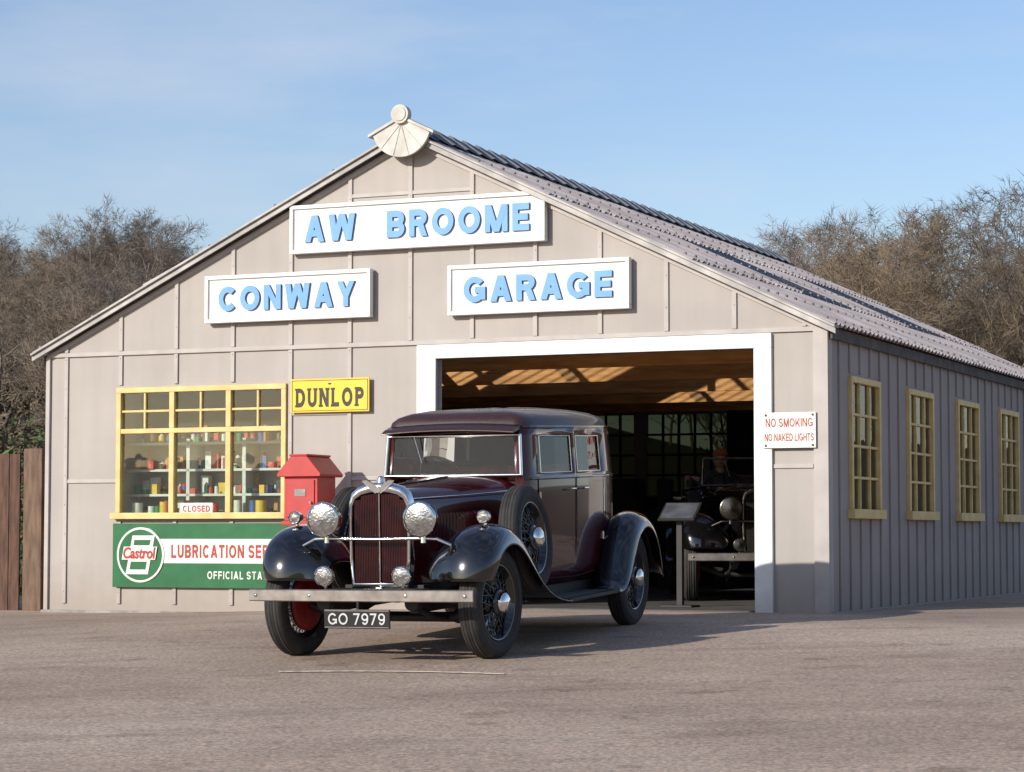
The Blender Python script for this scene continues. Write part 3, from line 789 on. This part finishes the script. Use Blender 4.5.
    for k in range(-15,16):
        x=k*.0128;zt=1.158-.03*(abs(x)/.2)**2 if abs(x)<.15 else 1.115
        if k==0: continue
        m.box(-.0042,.0042,-.012,.012,.525,zt,0,Matrix.Translation((x,-.25,0))@Matrix.Rotation(rad(28),4,'Z'))
    m.box(-.2,.2,-.225,-.215,.51,1.16,1)
    m.obj('radiator_grille',C,[M_chassis if tourer else M_grille,M_dark])
    m=MB();m.cyl((0,-.268,.53),(0,-.268,1.16),.006,.006,8);m.cyl((0,-.30,.50),(0,-.24,.50),.022,.022,14)
    m.obj('grille_bars',C,[CH])
    ch=MB();le=MB()
    def lamp(x,y,z,R,dep):
        ch.rev([(R*.93,-.010),(R*1.03,-.006),(R*1.05,.008),(R*1.0,.02),(R*.97,dep*.3),(R*.82,dep*.65),(R*.5,dep*.92),(R*.15,dep),(0,dep)],(x,y,z),(0,1,0),32,0)
        le.rev([(0,-R*.14),(R*.4,-R*.12),(R*.75,-R*.065),(R*.95,-.004)],(x,y,z),(0,1,0),32,0)
    for sd in(1,-1):
        lamp(sd*.365,-.42,.985,.118,.20);ch.cyl((sd*.365,-.35,.88),(sd*.365,-.35,.82),.018,.022,10)
        lamp(sd*.29,-.58,.60,.068,.11);ch.cyl((sd*.29,-.54,.545),(sd*.29,-.54,.46),.01,.01,8)
        lamp(sd*.72,-.13,.99,.045,.11);ch.cyl((sd*.72,-.09,.90),(sd*.72,-.09,.95),.014,.011,10)
    ch.tube([(-.56,-.32,.80),(-.46,-.34,.845),(-.365,-.345,.85),(0,-.345,.845),(.365,-.345,.85),(.46,-.34,.845),(.56,-.32,.80)],.012,10)
    ch.obj('lamps',C,[CH]);le.obj('lamp_lenses',C,[LENS])
    m=MB();rg=[]
    for i in range(19):
        x=-.835+1.67*i/18;y=-.66+.04*(abs(x)/.87)**3
        rg.append([(x,y,.430),(x,y-.010,.437),(x,y-.010,.507),(x,y,.514),(x,y+.008,.51),(x,y+.008,.436)])
    m.loft(rg,0,cap=True,sm=False)
    for x in(-.36,.36,-.78,.78): m.ball((x,-.667+.034*(abs(x)/.87)**3,.472),.014,1,10,(1,.5,1))
    for x in(-.36,.36): m.box(x-.025,x+.025,-.655,-.30,.452,.492,2)
    m.obj('bumper',C,[M_nickel,CH,M_chassis])
    if plate:
        m=MB();m.box(-.245,.245,-.675,-.660,.25,.38);m.box(-.01,.01,-.66,-.6,.36,.45);m.obj('number_plate',C,[M_black],bevel=.004)
        lettering(C,'plate_digits','GO 7979',-.212,.212,.277,.355,-.680,.004,mk('plate_silver',(.55,.55,.53),None,9,.5),.16,.2)
        m=MB()
        for z in(.257,.369): m.box(-.238,.238,-.679,-.674,z,z+.004)
        m.obj('plate_border',C,[M_nickel])
    cs=[(.36,-.26),(.42,-.15),(.50,-.055),(.58,-.008),(.67,.012),(.765,.006),(.845,-.024),(.888,-.085),(.898,-.14)]
    def wing(nm,path,cs_fn):
        for sd,sfx in((1,'right'),(-1,'left')):
            m=MB();rg=[]
            for i,(y,z) in enumerate(path):
                a=path[max(0,i-1)];b_=path[min(len(path)-1,i+1)]
                ty,tz=b_[0]-a[0],b_[1]-a[1];l=math.hypot(ty,tz);ny_,nz=-tz/l,ty/l
                rg.append([(sd*x,y+ny_*o,z+nz*o) for x,o in cs_fn(i/(len(path)-1))])
            m.loft(rg,0,closed=False)
            m.obj(nm+'_'+sfx,C,[M_wing],solid=.008,sub=2)
    def fcs(t):
        k=1 if t<.55 else 1-ss(.55,.95,t)*.85
        r=[]
        for x,o in cs:
            xx=x
            if t<.2: xx=.66+(x-.66)*(.80+.20*math.sqrt(max(0,t)/.2))
            if t<.35 and o<-.1 and x<.5: o=o*(.3+.7*t/.35)
            if x<.5 and t>.5: xx=x+(.12*ss(.5,.8,t))
            r.append((xx,o*k))
        return r
    wing('front_wing',[(-.44,.56),(-.435,.64),(-.40,.74),(-.33,.83),(-.21,.90),(-.06,.935),(.10,.925),(.25,.87),(.38,.78),(.52,.65),(.68,.51),(.86,.41),(1.05,.355),(1.25,.335)],fcs)
    def rcs(t):
        k=.2+.8*ss(0,.25,t)
        return [(.54,-.20*k),(.57,-.10*k),(.61,-.035*k),(.67,.008),(.73,.018),(.80,.008),(.86,-.03*k),(.888,-.08*k),(.894,-.12*k)]
    wing('rear_wing',[(2.36,.335),(2.50,.36),(2.60,.50),(2.68,.66),(2.80,.81),(2.96,.90),(3.13,.925),(3.30,.89),(3.44,.80),(3.54,.67),(3.60,.52),(3.64,.40)],rcs)
    m=MB()
    for sd in(1,-1):
        xs=sorted((sd*.56,sd*.885))
        m.box(xs[0],xs[1],1.2,2.42,.31,.335,0)
        for k in range(8):
            q=.60+.03*k;q0=sorted((sd*q,sd*(q+.012)));m.box(q0[0],q0[1],1.25,2.38,.335,.341,0)
        xs=sorted((sd*.50,sd*.585));m.box(xs[0],xs[1],1.1,2.6,.33,.46,0)
        xs=sorted((sd*.30,sd*.36));m.box(xs[0],xs[1],-.45,3.6,.34,.46,0)
        m.cyl((sd*.33,-.50,.41),(sd*.33,-.42,.41),.05,.05,14,0)
        m.tube([(sd*.33,-.46,.38),(sd*.38,-.2,.30),(sd*.40,0,.28),(sd*.38,.25,.31),(sd*.33,.5,.38)],.022,8)
    m.cyl((-.66,0,.36),(-.45,0,.28),.03,.03,10);m.cyl((-.45,0,.28),(.45,0,.28),.03,.03,10);m.cyl((.45,0,.28),(.66,0,.36),.03,.03,10)
    m.cyl((-.66,3.1,.39),(.66,3.1,.39),.045,.045,12);m.ball((0,3.1,.39),.15,0,16)
    m.box(-.3,.3,-.2,1.1,.42,.52,0)
    m.box(-.36,.36,-.44,-.24,.44,.50,0)
    m.cyl((-.5,.12,.3),(.5,.12,.3),.014,.014,8)
    m.box(-.5,.5,3.35,3.6,.4,.75,0)
    m.obj('chassis',C,[M_chassis,M_nickel],bevel=.004)
    return C
RC=Matrix.Rotation(rad(-20.6),4,'Z')
CO=Vector((-.815,17.05,0))
def gat(x,y):
    p=CO+RC@Vector((x,y,0));return gz(p.x,p.y)
zr,zl,zb_=gat(.72,0),gat(-.755,0),gat(.72,3.1)
pit=math.atan((zb_-zr)/3.1)
roll=math.atan((zr-zl)/1.475)
z0=zr-.72*(zr-zl)/1.475
CM=Matrix.Translation((CO.x,CO.y,z0-.004))@RC@Matrix.Rotation(pit,4,'X')@Matrix.Rotation(-roll,4,'Y')
make_car('vintage_car',CM,M_chrome,M_lens)
C2M=BM@Matrix.Translation((6.83,3.4,.012))@Matrix.Rotation(rad(23.75),4,'Z')
make_car('vintage_touring_car',C2M,M_dimplate,M_dimplate,False,True)  # metal and lamp lenses both take the shade-darkened colour

# ------------------------------------------------------------------ driver figure seated in the touring car
def person(name,mw):
    P=empty(name,mw)
    M_ov=mk('overalls_cloth',(.05,.05,.06),(.03,.03,.04),20,.9,bump=.3);M_skin=mk('skin',(.50,.28,.19),None,8,.5);M_cap=mk('cap_cloth',(.42,.11,.03),None,10,.9);M_boot=mk('boot_leather',(.02,.015,.01),None,10,.5);M_hair=mk('hair',(.04,.025,.015),None,30,.7)
    def skin(nm,verts,edges,radii,mat,root=0,sub=2):
        me=bpy.data.meshes.new(nm);me.from_pydata(verts,edges,[]);me.materials.append(mat)
        o=bpy.data.objects.new(nm,me);link(o);o.parent=P
        k=o.modifiers.new('skin','SKIN');k.use_smooth_shade=True
        for i,sv in enumerate(me.skin_vertices[0].data):
            sv.radius=radii[i];sv.use_root=(i==root)
        k=o.modifiers.new('s','SUBSURF');k.levels=sub;k.render_levels=sub
        return o
    v=[(0,0,.11),(0,.03,.28),(0,.03,.48),(0,.02,.60),(0,.0,.68)];r=[(.16,.12),(.14,.11),(.17,.115),(.09,.07),(.055,.055)];e=[(0,1),(1,2),(2,3),(3,4)]
    for s_ in(1,-1):
        k=len(v);v+=[(s_*.10,-.06,.09),(s_*.12,-.44,.12),(s_*.12,-.52,-.22)];r+=[(.09,.09),(.068,.068),(.05,.05)];e+=[(0,k),(k,k+1),(k+1,k+2)]
        k=len(v);v+=[(s_*.19,.02,.56),(s_*.25,-.12,.34),(s_*.19,-.36,.44)];r+=[(.062,.062),(.047,.047),(.034,.034)];e+=[(3,k),(k,k+1),(k+1,k+2)]
    skin('body',v,e,r,M_ov)
    for s_ in(1,-1):
        skin('boot_%d'%(s_+1),[(s_*.12,-.50,-.24),(s_*.12,-.58,-.27),(s_*.12,-.69,-.285)],[(0,1),(1,2)],[(.05,.05),(.042,.045),(.033,.03)],M_boot)
        b0=Vector((s_*.19,-.36,.44));hv=[b0,b0+Vector((0,-.06,.02))];he=[(0,1)];hr=[(.026,.02),(.036,.018)]
        for j,(dz,l) in enumerate(((-.027,.05),(-.009,.06),(.009,.057),(.026,.045))):
            k=len(hv);p=b0+Vector((0,-.075,.02+dz));hv+=[p,p+Vector((s_*.01,-l*.6,.0)),p+Vector((-s_*.03,-l*.75,-.005))];hr+=[(.010,.010),(.009,.009),(.007,.007)];he+=[(1,k),(k,k+1),(k+1,k+2)]
        k=len(hv);hv+=[b0+Vector((-s_*.03,-.03,.03)),b0+Vector((-s_*.045,-.065,.04))];hr+=[(.011,.011),(.008,.008)];he+=[(0,k),(k,k+1)]
        skin('hand_%d'%(s_+1),hv,he,hr,M_skin,sub=1)
    H=.78
    m=MB();m.ball((0,-.02,H),.10,0,24,(.78,.95,1.15));m.ball((0,-.118,H-.015),.016,0,10,(.8,1,1.4))
    for s_ in(1,-1):m.ball((s_*.08,-.02,H-.01),.022,0,10,(.4,.8,1.3))
    m.cyl((0,0,H-.15),(0,-.01,H-.06),.052,.05,16);m.obj('head',P,[M_skin])
    m=MB()
    for s_ in(1,-1):m.ball((s_*.03,-.105,H+.01),.011,0,8,(1.2,.6,.7))
    m.ball((0,-.11,H-.055),.018,0,8,(1.2,.4,.3));m.ball((0,.0,H+.015),.10,0,20,(.81,.86,1.05));m.obj('hair_and_features',P,[M_hair])
    m=MB();m.ball((0,-.015,H+.055),.105,0,24,(.85,1.0,.65));m.box(-.06,.06,-.18,-.10,H+.045,H+.055);m.obj('cap',P,[M_cap],bevel=.004)
person('seated_driver',C2M@Matrix.Translation((-.27,1.97,.80)))

# ------------------------------------------------------------------ bare trees
def tree_mesh(seed,H,levels=(11,6,6,4)):
    rnd=random.Random(seed);V=[];F=[]
    def seg(p0,p1,r0,r1,k=3):
        d=(p1-p0)
        if d.length<1e-5:return
        d.normalize();a=d.orthogonal().normalized();b_=d.cross(a);o=len(V)
        for p,r in((p0,r0),(p1,r1)):
            for i in range(k):
                t=2*math.pi*i/k;V.append(tuple(p+a*(r*math.cos(t))+b_*(r*math.sin(t))))
        for i in range(k):j=(i+1)%k;F.append((o+i,o+j,o+k+j,o+k+i))
    def rdir(d,ang):
        a=d.orthogonal().normalized();a.rotate(Matrix.Rotation(rnd.uniform(0,6.283),3,d));return (d*math.cos(ang)+a*math.sin(ang)).normalized()
    def br(p,d,L,r,lev):
        ns=(6,5,4,2,1)[lev];pts=[p.copy()];dirs=[d.copy()];w_=(.10,.15,.13,.10,.03)[lev]
        for i in range(ns):
            d=(d+Vector((rnd.gauss(0,w_),rnd.gauss(0,w_),rnd.gauss(0,w_*.6)+(.08 if lev<3 else .03)))).normalized()
            p=p+d*(L/ns);pts.append(p.copy());dirs.append(d.copy())
        rend=r*(.3 if lev<4 else .6)
        for i in range(ns):
            seg(pts[i],pts[i+1],r+(rend-r)*i/ns,r+(rend-r)*(i+1)/ns,7 if lev==0 else(4 if lev==1 else 3))
        if lev>=len(levels):
            for k in range(3):
                q=pts[0].lerp(pts[-1],rnd.uniform(.1,1));dd=rdir(dirs[-1],rnd.uniform(.3,.8));l=rnd.uniform(.22,.5)
                a=dd.orthogonal().normalized()*.008;o=len(V);V.extend([tuple(q-a),tuple(q+a),tuple(q+dd*l)]);F.append((o,o+1,o+2))
            return
        nc=levels[lev]
        for c in range(nc):
            t=.22+(.76)*(c+rnd.random()*.9)/nc
            t=min(t,.99);i=min(ns-1,int(t*ns));f_=t*ns-i;q=pts[i].lerp(pts[i+1],f_)
            ang=rnd.uniform(.55,1.0) if lev==0 else rnd.uniform(.45,1.0)
            LL=(L*rnd.uniform(.50,.68)*(1-.50*t)) if lev==0 else (L*rnd.uniform(.42,.72)*(1-.25*t))
            br(q,rdir(dirs[i],ang),LL,max(.006,(r+(rend-r)*t)*.52),lev+1)
    br(Vector((0,0,-.3)),Vector((rnd.uniform(-.06,.06),rnd.uniform(-.06,.06),1)),H*.78,H*.014,0)
    me=bpy.data.meshes.new('bare_tree_mesh_%d'%seed);me.from_pydata(V,[],F);me.update();return me
M_tw1=mk('twig_bark',(.21,.155,.105),(.13,.095,.065),.8,.9)
M_tw2=mk('twig_bark_ochre',(.25,.185,.11),(.16,.12,.072),.8,.9)
M_tw3=mk('twig_bark_grey',(.20,.16,.125),(.12,.095,.075),.8,.9)
tms=[]
for i,(sd,H) in enumerate(((11,9),(12,8.4),(13,9.6),(14,8.0),(15,8.8),(16,9.2))):
    me=tree_mesh(sd,H);me.materials.append((M_tw1,M_tw2,M_tw3)[i%3]);tms.append(me)
TR=empty('bare_trees_backdrop')
rt=random.Random(5)
def put(x,y,s,k=None):
    o=bpy.data.objects.new('bare_tree_part',tms[rt.randrange(6) if k is None else k]);link(o);o.parent=TR
    o.location=(x,y,gz(x,y)-.1);o.rotation_euler=(0,0,rt.uniform(0,6.28));o.scale=(s*rt.uniform(1.0,1.25),s*rt.uniform(1.0,1.25),s)
for i in range(76):
    y=60+62*math.sqrt(rt.random());u=rt.uniform(-50,245);put((u-512)/2400*y,y,rt.uniform(.52,.76))
for i in range(38):
    y=rt.uniform(68,108);u=742+(i+rt.random())*8.8;put((u-512)/2400*y,y,rt.uniform(.90,1.12) if u>780 else rt.uniform(.72,.9))
for i in range(5):
    y=rt.uniform(95,115);u=rt.uniform(660,760);put((u-512)/2400*y,y,rt.uniform(.5,.6))

def leafy(name,blobs,nl,size,mat,seed,thin=.5):
    rnd=random.Random(seed);m=MB()
    for _ in range(nl):
        cx,cy,cz,rx,ry,rz=rnd.choice(blobs)
        while True:
            p=Vector((rnd.uniform(-1,1),rnd.uniform(-1,1),rnd.uniform(-.6,1)))
            if .35<p.length<1:break
        p=p*(1+.25*noise.noise(p*3+Vector((cx,cy,0))))
        c=Vector((cx+p.x*rx,cy+p.y*ry,cz+p.z*rz))
        a=Vector((rnd.gauss(0,1),rnd.gauss(0,1),rnd.gauss(0,1))).normalized();b_=a.orthogonal().normalized();s_=size*rnd.uniform(.6,1.3)
        m.add([c-a*s_,c+b_*s_*thin,c+a*s_,c-b_*s_*thin],[(0,1,2,3)],0)
    return m.obj(name,None,[mat],recalc=False)
M_leafg=mk('hedge_leaf',(.10,.15,.03),(.045,.08,.018),1.5,.6)
M_leafb=mk('thicket_litter',(.15,.11,.065),(.075,.06,.035),.35,.9)
bl=[]
for i in range(22):
    x=-12+i*.42;y=33+random.uniform(-.6,.8);bl.append((x,y,gz(x,y)+.9,random.uniform(.6,1.0),.8,random.uniform(1.1,1.7)))
leafy('hedge',bl,14000,.05,M_leafg,3)
bl=[]
for i in range(170):
    y=random.uniform(58,124);u=random.uniform(-60,240) if random.random()<.68 else random.uniform(760,1070);x=(u-512)/2400*y
    bl.append((x,y,gz(x,y)+.9,random.uniform(1.2,2.6),1.5,random.uniform(1.0,2.5)))
leafy('thicket',bl,26000,.14,M_leafb,4,.35)
bl=[]
for i in range(26):
    X=9.6+random.uniform(0,2.5)+i*.05;Y=6+i*.35
    p=BM@Vector((X,Y,0));bl.append((p.x,p.y,gz(p.x,p.y)+.0,.5,.5,.10))
leafy('grass_bank',bl,7000,.03,mk('bank_litter',(.12,.09,.05),(.06,.06,.025),3,.9),6)

# ------------------------------------------------------------------ light
EL=rad(22);sd=Vector((-.75,-.66,0)).normalized()
tosun=Vector((sd.x*math.cos(EL),sd.y*math.cos(EL),math.sin(EL)))
l=bpy.data.lights.new('sun','SUN');l.energy=5.0;l.angle=rad(.5);l.color=(1,.95,.87)
o=bpy.data.objects.new('sun',l);link(o);o.rotation_euler=(-tosun).to_track_quat('-Z','Y').to_euler()
wd=bpy.data.worlds.new('World');S.world=wd;wd.use_nodes=True;nt=wd.node_tree;N=nt.nodes;L=nt.links
bg=N['Background'];sk=N.new('ShaderNodeTexSky');sk.sky_type='NISHITA';sk.sun_disc=False;sk.sun_elevation=EL;sk.sun_rotation=math.atan2(tosun.x,tosun.y)
sk.air_density=1.15;sk.dust_density=.6;sk.ozone_density=2.2
tc=N.new('ShaderNodeTexCoord');mp=N.new('ShaderNodeMapping');mp.inputs['Scale'].default_value=(1.2,1.2,5.5)
nz=N.new('ShaderNodeTexNoise');nz.inputs['Scale'].default_value=2.6;nz.inputs['Detail'].default_value=8;nz.inputs['Roughness'].default_value=.58
cr=N.new('ShaderNodeValToRGB');cr.color_ramp.elements[0].position=.46;cr.color_ramp.elements[0].color=(0,0,0,1);cr.color_ramp.elements[1].position=.78;cr.color_ramp.elements[1].color=(.5,.5,.5,1)
tint=N.new('ShaderNodeMix');tint.data_type='RGBA';tint.blend_type='MULTIPLY';tint.inputs[0].default_value=1;tint.inputs[7].default_value=(.96,.97,1.12,1)
mx=N.new('ShaderNodeMix');mx.data_type='RGBA';mx.inputs[7].default_value=(5.4,5.7,6.3,1)
L.new(tc.outputs['Generated'],mp.inputs[0]);L.new(mp.outputs[0],nz.inputs['Vector']);L.new(nz.outputs['Fac'],cr.inputs[0]);L.new(cr.outputs[0],mx.inputs[0])
L.new(sk.outputs[0],tint.inputs[6]);L.new(tint.outputs[2],mx.inputs[6]);L.new(mx.outputs[2],bg.inputs[0]);bg.inputs[1].default_value=.135
S.view_settings.view_transform='Standard';S.view_settings.look='None';S.view_settings.exposure=0

# ------------------------------------------------------------------ camera
cd=bpy.data.cameras.new('camera');cam=bpy.data.objects.new('camera',cd);link(cam)
cd.sensor_width=36;cd.lens=2400*36/1024;cd.clip_end=3000
cam.location=(0,0,0);cam.rotation_euler=(rad(90)+math.atan(149/2400),0,0)
S.camera=cam
